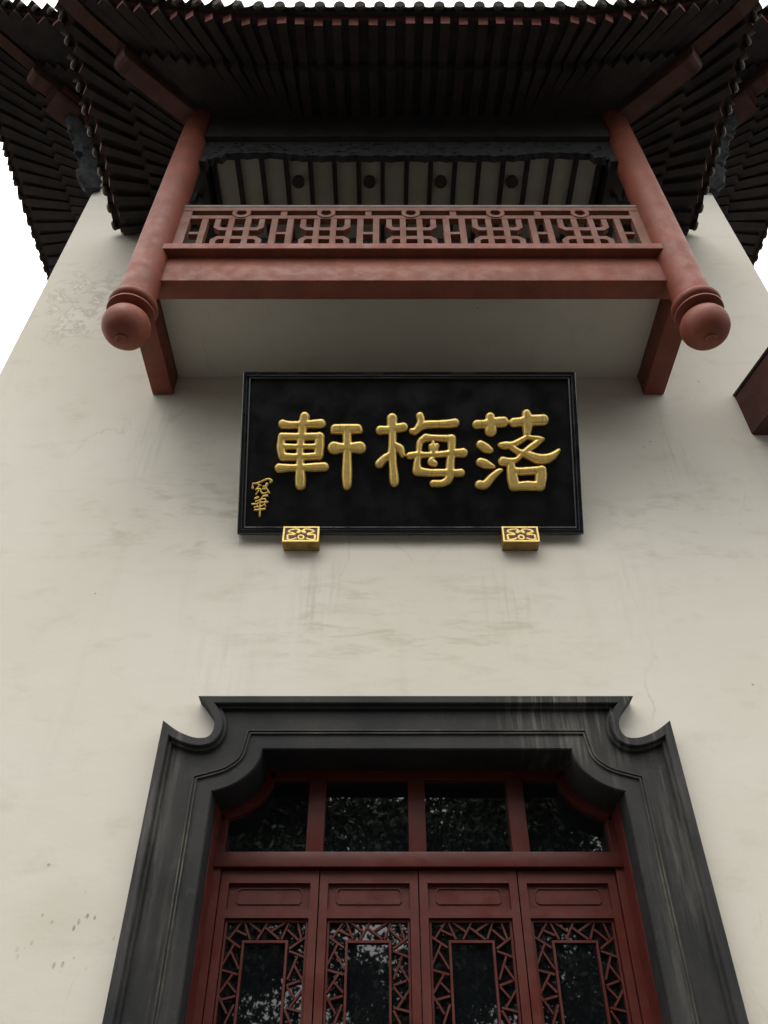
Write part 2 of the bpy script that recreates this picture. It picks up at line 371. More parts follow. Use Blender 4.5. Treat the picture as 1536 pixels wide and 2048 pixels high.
for o_ in (0.100, 0.120):
    bm = bmesh.new(); sweep(bm, inner, [(o_, 0.015), (o_ + 0.001, 0.026), (o_ + 0.008, 0.026), (o_ + 0.010, 0.015)], SY, -1)
    bm_obj('bead', bm, 'stonedust', sur)
# ---- door frame, transom lights
YD = 5.30
fx0, fx1 = DC - 1.245, DC + 1.245
z_tr0, z_tr1 = at_y(0, 1739, YD).z, at_y(0, 1709, YD).z
z_gt = 3.96
fr = None
bm = bmesh.new(); sweep(bm, [(x, z) for x, z in inner], [(0.006, 0.05), (0.010, 0.05), (0.014, 0.032), (0.056, 0.032), (0.060, 0.026), (0.061, -0.03)], YD, 1)
fr = bm_obj('door_frame', bm, 'door', pav)
for s in (-1, 1):
    xa, xb = sorted((DC + s * (abs(IX) - 0.0055), DC + s * (abs(IX) - 0.013)))
    box('jamb_lining', 'door', fr, xa, xb, WY + 0.10, YD - 0.052, 0, arc[0][1] - 0.004)
for s in (-1, 1):
    xa, xb = sorted((DC + s * (abs(IX) - 0.065), DC + s * 1.245))
    if xb - xa > 0.005: box('jamb_post', 'door', fr, xa, xb, YD - 0.028, YD + 0.06, 0, 3.72)
box('transom_rail', 'door', fr, fx0 - 0.09, fx1 + 0.09, YD - 0.055, YD + 0.07, z_tr0, z_tr1, 0.006)
for k in (-1, 0, 1):
    xm = DC + k * 0.664
    box('mullion', 'door', fr, xm - 0.056, xm + 0.056, YD - 0.04, YD + 0.06, z_tr1 + 0.002, 4.05, 0.006)
box('head_rail', 'door', fr, DC - 0.82, DC + 0.82, YD - 0.034, YD + 0.06, z_gt - 0.01, 4.12)
edges = [DC - 1.30, DC - 0.664, DC, DC + 0.664, DC + 1.30]
for i in range(4):
    xa, xb = edges[i] + 0.03, edges[i + 1] - 0.03
    o = box('transom_pane', 'glass', fr, xa, xb, YD + 0.022 + 0.002 * i, YD + 0.03 + 0.002 * i, z_tr1 - 0.01, 4.06)
    o.rotation_euler = (0, 0, 0)
    for s, (p, q) in enumerate((((xa - .02, z_tr1 + .001), (xb + .02, z_tr1 + .012)),)):
        box('glazing_bead', 'door', fr, p[0] + 0.046, q[0] - 0.046, YD + 0.004, YD + 0.021, p[1], q[1])

# ---- four door leaves with an ice-crack lattice
SEG = [((380,150),(215,360)),((165,340),(355,480)),((300,255),(440,325)),((410,145),(480,375)),((450,145),(620,280)),((715,150),(570,375)),
 ((680,225),(855,375)),((945,155),(755,270)),((985,150),(880,375)),((960,250),(1100,390)),((1090,150),(1135,365)),((1195,345),(980,495)),
 ((980,525),(1180,605)),((1085,595),(955,890)),((1045,705),(1165,930)),((1120,905),(945,965)),((950,985),(1055,1130)),((1150,1020),(985,1245)),
 ((930,1250),(1140,1305)),((925,1285),(1000,1459)),((275,440),(125,700)),((235,530),(335,755)),((115,765),(320,825)),((255,820),(85,1060)),
 ((190,920),(295,1055)),((290,1100),(100,1150)),((75,1100),(180,1330)),((270,1210),(150,1459))]
def z3(p): return at_y(420 + p[0] / 6.4, 1820 + p[1] / 6.4, YD + 0.02)
lc = (z3((172, 135)).x + z3((1225, 135)).x) / 2
lw = (z3((1225, 135)).x - z3((172, 135)).x) / 2
iw = (z3((970, 385)).x - z3((385, 385)).x) / 2
ztop, zin = z3((0, 133)).z, z3((0, 390)).z
MIR = 2.42
lw_leaf = 0.6225
for k in range(4):
    x0 = DC - 1.245 + k * lw_leaf; x1 = x0 + lw_leaf; xc = (x0 + x1) / 2; g0 = 0.004
    zT = z_tr0 - 0.008; zp0 = at_y(0, 1821, YD).z; zp1 = at_y(0, 1757, YD).z - 0.03
    ya, yb = YD - 0.012 + (0.004 if k % 2 else 0), YD + 0.05
    bm = bmesh.new(); ow = lw + 0.004
    add_box(bm, x0 + g0, xc - ow, ya, yb, 0.06, zT); add_box(bm, xc + ow, x1 - g0, ya, yb, 0.06, zT)
    for za, zb in ((zp1, zT), (ztop + 0.006, zp0), (0.06, 0.2), (2 * MIR - ztop - 0.12, 2 * MIR - ztop - 0.006)):
        add_box(bm, xc - ow, xc + ow, ya + 0.001, yb, za, zb)
    leaf = bm_obj('door', bm, 'door', pav)
    box('panel', 'door', leaf, xc - ow, xc + ow, YD + 0.022, YD + 0.04, zp0, zp1)
    pw, pz0, pz1 = ow * 0.80, zp0 + 0.040, zp1 - 0.022; ch = 0.017
    poly = [(xc - pw + ch, pz0), (xc + pw - ch, pz0), (xc + pw, pz0 + ch), (xc + pw, pz1 - ch), (xc + pw - ch, pz1), (xc - pw + ch, pz1), (xc - pw, pz1 - ch), (xc - pw, pz0 + ch)]
    bm = bmesh.new(); ins_ = 0.007; pin = [(xc + (x - xc) * (1 - ins_ / pw), (pz0 + pz1) / 2 + (z - (pz0 + pz1) / 2) * (1 - ins_ / ((pz1 - pz0) / 2))) for x, z in poly]
    ra = [[bm.verts.new((x, y_, z)) for x, z in pp] for pp, y_ in ((poly, YD + 0.0225), (poly, YD + 0.014), (pin, YD + 0.014), (pin, YD + 0.0225))]
    for r0, r1 in zip(ra, ra[1:]):
        for j in range(8): bm.faces.new((r0[j], r0[(j + 1) % 8], r1[(j + 1) % 8], r1[j]))
    bm_obj('raised_moulding', bm, 'door', leaf)
    box('panel', 'door', leaf, xc - ow, xc + ow, YD + 0.022, YD + 0.04, 0.2, 2 * MIR - ztop - 0.12)
    for za, zb, nm in ((zp0, zp0 + 0.012, 'panel_bead'),):
        box(nm, 'door', leaf, xc - ow, xc + ow, YD + 0.002, YD + 0.021, za, zb)
    box('pane', 'glass', leaf, xc - ow, xc + ow, YD + 0.040, YD + 0.046, 2 * MIR - ztop - 0.004, ztop + 0.004)
    bm = bmesh.new()          # outer bead and inner rectangle of the lattice
    for hwid, zt_, tck in ((lw, ztop, 0.013), (iw, zin, 0.014)):
        zb_ = 2 * MIR - zt_
        e = 0.0 if hwid == lw else 0.0015
        add_box(bm, xc - hwid, xc - hwid + tck, YD + 0.012 + e, YD + 0.036, zb_, zt_); add_box(bm, xc + hwid - tck, xc + hwid, YD + 0.012 + e, YD + 0.036, zb_, zt_)
        add_box(bm, xc - hwid + tck, xc + hwid - tck, YD + 0.0125 + e, YD + 0.036, zt_ - tck, zt_); add_box(bm, xc - hwid + tck, xc + hwid - tck, YD + 0.0125 + e, YD + 0.036, zb_, zb_ + tck)
    bm_obj('lattice_frame', bm, 'door', leaf)
    for mir in (0, 1):
        for i, (p, q) in enumerate(SEG):
            a, b = z3(p), z3(q)
            a = Vector((a.x - lc + xc, YD + 0.026, a.z)); b = Vector((b.x - lc + xc, YD + 0.026, b.z))
            if mir: a.z, b.z = 2 * MIR - a.z, 2 * MIR - b.z
            if mir and min(a.z, b.z) > MIR: continue
            bar('lattice_bar', 'door', leaf, a, b, 0.0112 + 0.0003 * (i % 4), 0.016, up=Vector((0, 1, 0)))

# ------------------------------------------------------------------ balcony
CB = 0.253; CX = 2.312; CYY = 3.76
ZB = at_y(0, 790, WY).z                       # underside of the brackets
bal = box('balcony', 'plaster', pav, C - 2.27, C + 2.27, 3.93, WY - 0.002, ZB + 0.265, ZB + 0.40)
YF = 3.745
for s in (-1, 1):
    xa, xb = sorted((C + s * 2.275, C + s * 2.475))
    box('side_beam', 'red', bal, xa, xb, YF + 0.19, WY - 0.003, ZB, ZB + 0.40, 0.008)
box('front_beam', 'red', bal, C - 2.30, C + 2.30, YF, YF + 0.188, ZB + 0.002, 8.0, 0.008)
box('ledge', 'red', bal, C - 2.36, C + 2.36, YF - 0.085, YF + 0.24, 8.003, 8.088, 0.006)
prof = [(0.02, 6.785), (0.040, 6.785), (0.046, 6.79), (0.048, 6.80), (0.046, 6.812), (0.056, 6.814), (0.09, 6.82), (0.13, 6.84), (0.165, 6.876), (0.19, 6.926), (0.199, 6.972), (0.193, 7.018), (0.175, 7.06), (0.145, 7.088), (0.125, 7.094),
        (0.12, 7.138), (0.19, 7.140), (0.200, 7.145), (0.202, 7.158), (0.196, 7.166), (0.14, 7.172), (0.135, 7.198), (0.175, 7.20), (0.198, 7.214), (0.208, 7.24), (0.203, 7.268), (0.185, 7.29), (0.157, 7.302)]
for s in (-1, 1):
    col = lathe('column', 'red', bal, [(0.155, 7.29), (0.155, 8.6), (0.153, 9.8), (0.150, 11.0)], CB + s * CX, CYY, 48)
    lathe('column_finial', 'red', bal, [(r_ * 0.965, z_) for r_, z_ in prof], CB + s * CX, CYY, 56, 50)
# railing
YR0, YR1 = 3.735, 3.80
def rbox(nm, x0, x1, z0, z1, mat='railred', e=0.0): return box(nm, mat, bal, x0, x1, YR0 + e, YR1 - e, z0, z1)
HX = 2.175
bm = bmesh.new()
tube(bm, (CB - HX, 3.768, 8.905), (CB + HX, 3.768, 8.905), 0.04, 0.04, 16)
bm_obj('handrail', bm, 'rail', bal, 40)
rbox('railing_rail', CB - HX, CB + HX, 8.812, 8.868, e=-0.004)
rbox('railing_rail', CB - HX + 0.09, CB + HX - 0.09, 8.672, 8.730, e=0.002)
rbox('railing_rail', CB - HX + 0.09, CB + HX - 0.09, 8.092, 8.150, e=0.002)
UW = 0.80; N_U = 5
for s in (-1, 1):
    xa, xb = sorted((CB + s * HX, CB + s * (HX - 0.105))); rbox('end_stile', xa, xb, 8.092, 8.811)
def U_piece(x, up):
    bm = bmesh.new(); W_, T, c = 0.232, 0.052, 0.055
    zc = 8.411; zi, zo = (0.052, 0.104)
    if up: o = [(-W_, 0.258), (-W_, zi + c), (-W_ + c, zi), (W_ - c, zi), (W_, zi + c), (W_, 0.258), (W_ - T, 0.258), (W_ - T, zo + c * .4), (W_ - T - c * .4, zo), (-W_ + T + c * .4, zo), (-W_ + T, zo + c * .4), (-W_ + T, 0.258)]
    else:
        o = [(-W_, -0.258), (-W_, -zi - c), (-W_ + c, -zi), (W_ - c, -zi), (W_, -zi - c), (W_, -0.258), (W_ - T, -0.258), (W_ - T, -zo - c * .4), (W_ - T - c * .4, -zo), (-W_ + T + c * .4, -zo), (-W_ + T, -zo - c * .4), (-W_ + T, -0.258)]
    add_prism(bm, [(x + a, zc + b) for a, b in o], YR0 + 0.006, YR1 - 0.006); return bm_obj('railing_scroll', bm, 'railred', bal)
for i in range(N_U):
    x = CB + (i - 2) * UW
    for s in (-1, 1): rbox('railing_bar', x + s * 0.078 - 0.027, x + s * 0.078 + 0.027, 8.151, 8.671, e=0.004)
    U_piece(x, True); U_piece(x, False)
    # ring between the two top rails
    bm = bmesh.new(); seg = 28; ro, ri = 0.087, 0.05; rows = []
    for r_, y_ in ((ro, YR0 - 0.006), (ri, YR0 - 0.006), (ri, YR1 + 0.006), (ro, YR1 + 0.006)):
        rows.append([bm.verts.new((x + r_ * math.cos(2 * math.pi * k / seg), y_, 8.771 + r_ * math.sin(2 * math.pi * k / seg))) for k in range(seg)])
    for j in range(4):
        a, b = rows[j], rows[(j + 1) % 4]
        for k in range(seg): bm.faces.new((a[k], a[(k + 1) % seg], b[(k + 1) % seg], b[k]))
    bm_obj('railing_ring', bm, 'railred', bal)
for i in range(N_U + 1):
    x = CB + (i - 2.5) * UW
    for s in (-1, 1):
        if abs(x + s * 0.074 - CB) < HX - 0.13: rbox('railing_post', x + s * 0.074 - 0.029, x + s * 0.074 + 0.029, 8.151, 8.671, e=0.003)
    if 0 < i < N_U: rbox('railing_bar', x - 0.03, x + 0.03, 8.731, 8.811, e=0.003)
    xa, xb = max(x - 0.044, CB - HX + 0.106), min(x + 0.044, CB + HX - 0.106)
    rbox('railing_bar', xa, xb, 8.392, 8.43, e=0.005)
# plain rails along the two sides of the balcony
for s in (-1, 1):
    x = CB + s * CX
    for z0, z1 in ((8.81, 8.90), (8.67, 8.73), (8.09, 8.15)): box('railing_rail', 'railred', bal, x - 0.03, x + 0.03, 3.93, WY - 0.004, z0, z1)
    for k in range(6): box('railing_bar', 'railred', bal, x - 0.025, x + 0.025, 4.03 + k * 0.16, 4.08 + k * 0.16, 8.151, 8.669)
# room front behind the balcony: dark timber doors
for k in range(6):
    xa = CB - 2.19 + k * 0.73
    p = box('balcony_door', 'wood', bal, xa + 0.006, xa + 0.724, WY - 0.05, WY - 0.004, ZB + 0.41, 10.3)
# lintel beams, carved fringe and ceiling
box('lintel_beam', 'wood', bal, CB - 2.165, CB + 2.165, 3.67, 3.85, 10.31, 10.86)
for s in (-1, 1):
    x = CB + s * CX; box('lintel_beam', 'wood', bal, x - 0.1, x + 0.1, 3.87, WY - 0.004, 10.25, 10.86)
sc = []
xs = np.linspace(-2.165, 2.165, 121)
def fringe(x):
    a = abs(x)
    if a > 2.03: return 9.885
    if a > 1.93: return 9.93 + 0.01 * math.sin(a * 70)
    if a > 1.40: return 10.02 + 0.03 * math.sin((1.93 - a) / 0.53 * math.pi * 0.5) + 0.012 * math.sin(a * 40)
    if a > 1.1: return 10.05 - (1.40 - a) / 0.3 * 0.075 + 0.008 * math.sin(a * 55)
    return 9.975 + 0.012 * math.sin(a * 26) + 0.008 * math.sin(a * 61)
poly = [(CB + x, fringe(x)) for x in xs] + [(CB + 2.165, 10.308), (CB - 2.165, 10.308)]
car = prism('carved_fringe', 'carve', bal, poly, 3.725, 3.795)
bm = bmesh.new()
for k in range(110):
    x = CB + random.uniform(-2.15, 2.15); z = random.uniform(fringe(x - CB) + 0.03, 10.28); r = random.uniform(0.010, 0.022)
    bmesh.ops.create_icosphere(bm, subdivisions=1, radius=r, matrix=Matrix.Translation((x, 3.722, z)) @ Matrix.Diagonal((random.uniform(1, 2.2), 0.6, 1, 1)))
o = bm_obj('carved_relief', bm, 'carve', bal, 60); o['kind'] = 'stuff'
for s in (-1, 1):
    x = CB + s * 2.12; 
    box('hanging_block', 'carve', bal, x - 0.035, x + 0.035, 3.70, 3.82, 9.79, 9.884, 0.01)
    # small curved spandrel on the side bay
    pts = catmull([(4.30, 10.24), (4.22, 10.1), (4.2, 9.9), (4.12, 9.75), (4.0, 9.7)], 5)
    bm = bmesh.new()
    for a, b in zip(pts, pts[1:]): tube(bm, (CB + s * CX, a[0], a[1]), (CB + s * CX, b[0], b[1]), 0.03, 0.03, 6)
    bm_obj('side_spandrel', bm, 'carve', bal)
CZ = 10.48; CWH = 2.15; JS = CWH * 2 / 16
for k in range(16):
    xa = CB - CWH + k * JS
    box('ceiling_board', 'ceiling', bal, xa + 0.001, xa + JS - 0.001, 3.87, WY - 0.055, CZ, CZ + 0.03)
for k in range(17):
    x = CB - CWH + k * JS; box('ceiling_joist', 'wood', bal, x - 0.024, x + 0.024, 3.868, WY - 0.056, CZ - 0.07, CZ - 0.001)
for k in (-1.5, -0.5, 0.5, 1.5):
    x = CB - 0.013 + k * 3 * JS
    lathe('ceiling_lamp', 'lamp', bal, [(0.07, CZ - 0.05), (0.066, CZ - 0.03), (0.064, CZ - 0.001)], x, 4.235, 24)

# ------------------------------------------------------------------ eaves
def eave_unit_tile():
    bm = bmesh.new(); seg = 10; r = 0.056; L = 0.45
    A, B = [], []
    for k in range(seg + 1):
        a = math.pi * k / seg
        A.append(bm.verts.new((0, r * math.cos(a), r * math.sin(a)))); B.append(bm.verts.new((L, r * math.cos(a), r * math.sin(a))))
    for k in range(seg): bm.faces.new((A[k], A[k + 1], B[k + 1], B[k]))
    # round end cap
    nose = [bm.verts.new((-0.028, 0.036 * math.cos(2 * math.pi * k / 16), 0.036 * math.sin(2 * math.pi * k / 16))) for k in range(16)]
    ring = [bm.verts.new((-0.012, 0.056 * math.cos(2 * math.pi * k / 16), 0.056 * math.sin(2 * math.pi * k / 16))) for k in range(16)]
    ring2 = [bm.verts.new((0.012, 0.056 * math.cos(2 * math.pi * k / 16), 0.056 * math.sin(2 * math.pi * k / 16))) for k in range(16)]
    bm.faces.new(nose); bm.faces.new(ring2[::-1])
    for k in range(16): bm.faces.new((nose[k], ring[k], ring[(k + 1) % 16], nose[(k + 1) % 16]))
    for k in range(16): bm.faces.new((ring[k], ring2[k], ring2[(k + 1) % 16], ring[(k + 1) % 16]))
    bmesh.ops.recalc_face_normals(bm, faces=bm.faces[:])
    me = bpy.data.meshes.new('eave_tile'); bm.to_mesh(me); bm.free(); me.materials.append(M['tile']); return me
TILE = eave_unit_tile()
def drip_mesh():
    bm = bmesh.new(); n = 8; w_ = 0.102
    A, B, D = [], [], []
    for k in range(n + 1):
        t = -1 + 2 * k / n
        z = -0.03 * (1 - t * t)
        A.append(bm.verts.new((0, w_ * t, z))); B.append(bm.verts.new((0.4, w_ * t, z))); D.append(bm.verts.new((-0.014, w_ * t, z - 0.02 * (1 - abs(t) ** 1.5) - 0.006)))
    for k in range(n): bm.faces.new((A[k], A[k + 1], B[k + 1], B[k])); bm.faces.new((D[k], D[k + 1], A[k + 1], A[k]))
    me = bpy.data.meshes.new('drip_tile'); bm.to_mesh(me); bm.free(); me.materials.append(M['tile']); return me
DRIP = drip_mesh()

RAFT = rafter_mesh('wood', 'wood'); RAFT2 = rafter_mesh('wood', 'lit_end_red')
def eave_side(root, A, d, n, Lp, corners, prm, srange, show=None):
    """one side of a roof. A plate corner, d along, n outward, Lp plate length; corners = (at A, at B)"""
    O, P_, L_, S_, zp, ze, F, pitch, hr, wr = (prm[k] for k in ('O', 'P', 'L', 'S', 'zp', 'ze', 'F', 'pitch', 'hr', 'wr'))
    A, d, n = Vector(A), Vector(d), Vector(n)
    def tt(s):
        t = 0.0
        if corners[0]: t = max(t, max(0.0, 1 - (s + O + P_) / S_) ** 2.0)
        if corners[1]: t = max(t, max(0.0, 1 - (Lp + O + P_ - s) / S_) ** 2.0)
        return t
    def E(s): t = tt(s); p = A + d * s + n * (O + P_ * t); return Vector((p.x, p.y, ze + L_ * t))
    def Rt(s):
        r = s
        if corners[0] and s < F: r = F - (F - s) * (F - 0.06) / (F + O + P_)
        if corners[1] and s > Lp - F: r = Lp - F + (s - Lp + F) * (F - 0.06) / (F + O + P_)
        p = A + d * r; return Vector((p.x, p.y, zp))
    def prof(s):
        e, r = E(s), Rt(s); low_end = e.copy(); low_end.z -= hr * 1.25
        def lowf(f): return r.lerp(low_end, f)
        k6 = lowf(0.6) + Vector((0, 0, hr * 0.97))
        def flyf(f): return k6.lerp(e, (f - 0.6) / 0.4)
        return lowf, flyf
    s0, s1 = srange
    ns = max(2, int(round((s1 - s0) / pitch)))
    for i in range(ns):
        s = s0 + (i + 0.5 + random.uniform(-.06, .06)) * (s1 - s0) / ns
        if show and not show(E(s)): continue
        lowf, flyf = prof(s); jt = random.uniform(-0.012, 0.012)
        bar('rafter', 'wood', root, lowf(-0.12), lowf(0.6 + jt), wr * random.uniform(.95, 1.05), hr, mesh=RAFT)
        bar('flying_rafter', 'wood', root, flyf(0.33), flyf(1.0 + jt), wr * random.uniform(.92, 1.03), hr * 0.92, mesh=RAFT2)
    # roof boards, underside
    nn = int((s1 - s0) / 0.1) + 1
    def strip(bm, row_fn):
        rows = [[bm.verts.new(p) for p in row_fn(s0 + (s1 - s0) * i / nn)] for i in range(nn + 1)]
        for a, b in zip(rows, rows[1:]):
            for j in range(len(a) - 1): bm.faces.new((a[j], a[j + 1], b[j + 1], b[j]))
    up = Vector((0, 0, 1))
    def deck(s):
        lowf, flyf = prof(s); h2 = hr * 0.5 + 0.004
        h1 = hr * 0.12
        pts = [lowf(-0.12) + up * h1, lowf(0.3) + up * h1, lowf(0.585) + up * h1, flyf(0.6) + up * h1, flyf(0.8) + up * h1, flyf(0.95) + up * (hr * 0.25), flyf(1.01) + up * h2]
        e = flyf(1.01); outd = (flyf(1.0) - flyf(0.8)).normalized()
        pts += [e + up * (h2 + 0.05), e + outd * 0.05 + up * (h2 + 0.052), e + outd * 0.05 + up * (h2 + 0.085), flyf(0.6) + up * (h2 + 0.16), lowf(0.0) + up * (h2 + 0.30), lowf(-0.12) + up * (h2 + 0.36)]
        return pts
    bm = bmesh.new(); strip(bm, deck); bm_obj('roof_boards', bm, 'board', root)
    def fas(s):
        lowf, flyf = prof(s); h2 = hr * 0.5 + 0.004; e = flyf(1.0); outd = (flyf(1.0) - flyf(0.8)).normalized()
        e0 = e + outd * (-0.03)
        return [e0 + up * (h2 - 0.012), e0 + outd * 0.045 + up * (h2 - 0.012), e0 + outd * 0.06 + up * (h2 + 0.045), e0 + outd * 0.02 + up * (h2 + 0.045)]
    bm = bmesh.new(); strip(bm, fas); bm_obj('fascia', bm, 'hipred', root)
    nt_ = max(2, int(round((s1 - s0) / 0.2)))
    for i in range(nt_):
        s = s0 + (i + 0.5) * (s1 - s0) / nt_
        if show and not show(E(s)): continue
        for off, me, nm, dz in ((0, TILE, 'eave_tile', 0.066), (0.5, DRIP, 'drip_tile', 0.104)):
            ss = s + off * (s1 - s0) / nt_
            if ss > s1 - 0.03: continue
            lowf, flyf = prof(ss); e = flyf(1.0); b = flyf(0.6) + up * 0.05
            x = (b - e).normalized(); y = up.cross(x).normalized(); z = x.cross(y)
            mt = Matrix((x, y, z)).transposed().to_4x4()
            q = e - x * (0.122 if off == 0 else 0.128) + up * (hr * 0.5 + dz) + d * random.uniform(-.004, .004)
            o = link(nm, me, None, root); o.matrix_basis = Matrix.Translation(q) @ mt

def hip(root, corner, out, prm, s_low, s_up):
    """corner beams: a stout lower one and a rising upper one"""
    O, P_, L_, zp, ze, hr = (prm[k] for k in ('O', 'P', 'L', 'zp', 'ze', 'hr'))
    out = Vector(out).normalized(); c = Vector(corner); D = (O + P_) * math.sqrt(2)
    e = c + out * D; e.z = ze + L_
    a = c - out * 0.1; a.z = zp - 0.02
    low_end = c + out * (D * s_low); low_end.z = zp + (ze + L_ * 0.25 - zp) * s_low - 0.03
    ax = (low_end - a).normalized(); sd = Vector((0, 0, 1)).cross(ax).normalized(); z = ax.cross(sd)
    L = (low_end - a).length; H, W_ = 0.24, 0.20
    outl = [(0, -H * .5), (L - 0.07, -H * .5), (L - 0.02, -H * .38), (L, -H * .1), (L, H * .5), (0, H * .5)]
    bm = bmesh.new()
    for sgn in (0, 1): pass
    A_ = [bm.verts.new(a + ax * x + z * h - sd * W_ / 2) for x, h in outl]; B_ = [bm.verts.new(a + ax * x + z * h + sd * W_ / 2) for x, h in outl]
    bm.faces.new(A_); bm.faces.new(B_[::-1])
    for i in range(len(outl)): bm.faces.new((A_[i], B_[i], B_[(i + 1) % len(outl)], A_[(i + 1) % len(outl)]))
    bmesh.ops.bevel(bm, geom=bm.edges[:], offset=0.008, segments=1, affect='EDGES')
    o = bm_obj('hip_beam', bm, 'hipred', root)
    # groove lines near the nose
    for q in (0.10, 0.13):
        p = a + ax * (L - q) - z * (H * .5 + 0.004)
        bar('nose_moulding', 'hipred', root, p - sd * (W_ / 2 + .004), p + sd * (W_ / 2 + .004), 0.014, 0.012)
    u0 = c + out * (D * s_low * 0.45); u0.z = zp + (ze - zp) * 0.4 * s_low + 0.20
    u1 = c + out * (D * s_low); u1.z = low_end.z + 0.22
    bm = bmesh.new(); W2, H2 = 0.15, 0.17
    pts = [u0, u1, e.lerp(u1, 0.3) + Vector((0, 0, -0.03)), e + out * 0.12 + Vector((0, 0, 0.06))]
    rows = []
    for p in pts: rows.append([bm.verts.new(p + sd * sx * W2 / 2 + Vector((0, 0, sz * H2 / 2))) for sx, sz in ((-1, -1), (1, -1), (1, 1), (-1, 1))])
    for r0, r1 in zip(rows, rows[1:]):
        for k in range(4): bm.faces.new((r0[k], r0[(k + 1) % 4], r1[(k + 1) % 4], r1[k]))
    bm.faces.new(rows[0][::-1]); bm.faces.new(rows[-1])
    bm_obj('corner_rafter', bm, 'hipred', root)
    # tiled hip ridge on top
    bm = bmesh.new()
    for p, q in zip(pts[1:], pts[2:]): tube(bm, p + Vector((0, 0, 0.22)), q + Vector((0, 0, 0.22)), 0.09, 0.09, 10)
    tube(bm, a + Vector((0, 0, 0.45)), pts[1] + Vector((0, 0, 0.22)), 0.09, 0.09, 10)
    bm_obj('hip_ridge', bm, 'tile', root)
    return low_end

# balcony roof
PB = dict(O=1.10, P=0.15, L=0.45, S=2.3, zp=10.93, ze=10.60, F=1.15, pitch=0.185, hr=0.11, wr=0.095)
bx0, bx1, by = CB - CX, CB + CX, CYY
bm = bmesh.new()
pts = [(bx0 - .1, by - .1, 11.35), (bx1 + .1, by - .1, 11.35), (bx1 + .1, WY - .002, 11.35), (bx0 - .1, WY - .002, 11.35)]
top = [(bx0 + .7, WY - .002, 12.1), (bx1 - .7, WY - .002, 12.1)]
v = [bm.verts.new(p) for p in pts + top]
for q in ((0, 1, 5, 4), (1, 2, 5), (0, 4, 3), (0, 3, 2, 1), (2, 3, 4, 5)): bm.faces.new([v[i] for i in q])
broof = bm_obj('balcony_roof', bm, 'tile', pav)
eave_side(broof, (bx0, by, 0), (1, 0, 0), (0, -1, 0), bx1 - bx0, (True, True), PB, (-PB['O'] - PB['P'], bx1 - bx0 + PB['O'] + PB['P']))
for s, xx in ((-1, bx0), (1, bx1)):
    eave_side(broof, (xx, by, 0), (0, 1, 0), (s, 0, 0), WY - by, (True, False), PB, (-PB['O'] - PB['P'], WY - by - 0.01))
    hip(broof, (xx, by, 0), (s, -1, 0), PB, 0.58, 1.0)
    bm = bmesh.new(); tube(bm, (xx, by - .05, 10.90), (xx, WY - .01, 10.90), 0.09, 0.09, 14); bm_obj('purlin', bm, 'wood', broof)
bm = bmesh.new(); tube(bm, (bx0 - .05, by, 10.905), (bx1 + .05, by, 10.905), 0.09, 0.09, 14); bm_obj('purlin', bm, 'wood', broof)

# main roof
PM = dict(O=1.50, P=0.2, L=0.55, S=3.0, zp=13.42, ze=13.02, F=1.5, pitch=0.2, hr=0.10, wr=0.13)
bm = bmesh.new()
pts = [(XL - .3, WY - .3, 13.9), (XR + .3, WY - .3, 13.9), (XR + .3, 13.3, 13.9), (XL - .3, 13.3, 13.9), (XL + 2.2, 9, 16.2), (XR - 2.2, 9, 16.2)]
v = [bm.verts.new(p) for p in pts]
for q in ((0, 1, 5, 4), (1, 2, 5), (2, 3, 4, 5), (3, 0, 4), (0, 3, 2, 1)): bm.faces.new([v[i] for i in q])
mroof = bm_obj('main_roof', bm, 'tile', pav)
eave_side(mroof, (XL, WY, 0), (1, 0, 0), (0, -1, 0), XR - XL, (True, True), PM, (-PM['O'] - PM['P'], XR - XL + PM['O'] + PM['P']), show=lambda e: abs(e.x - C) > 2.9)
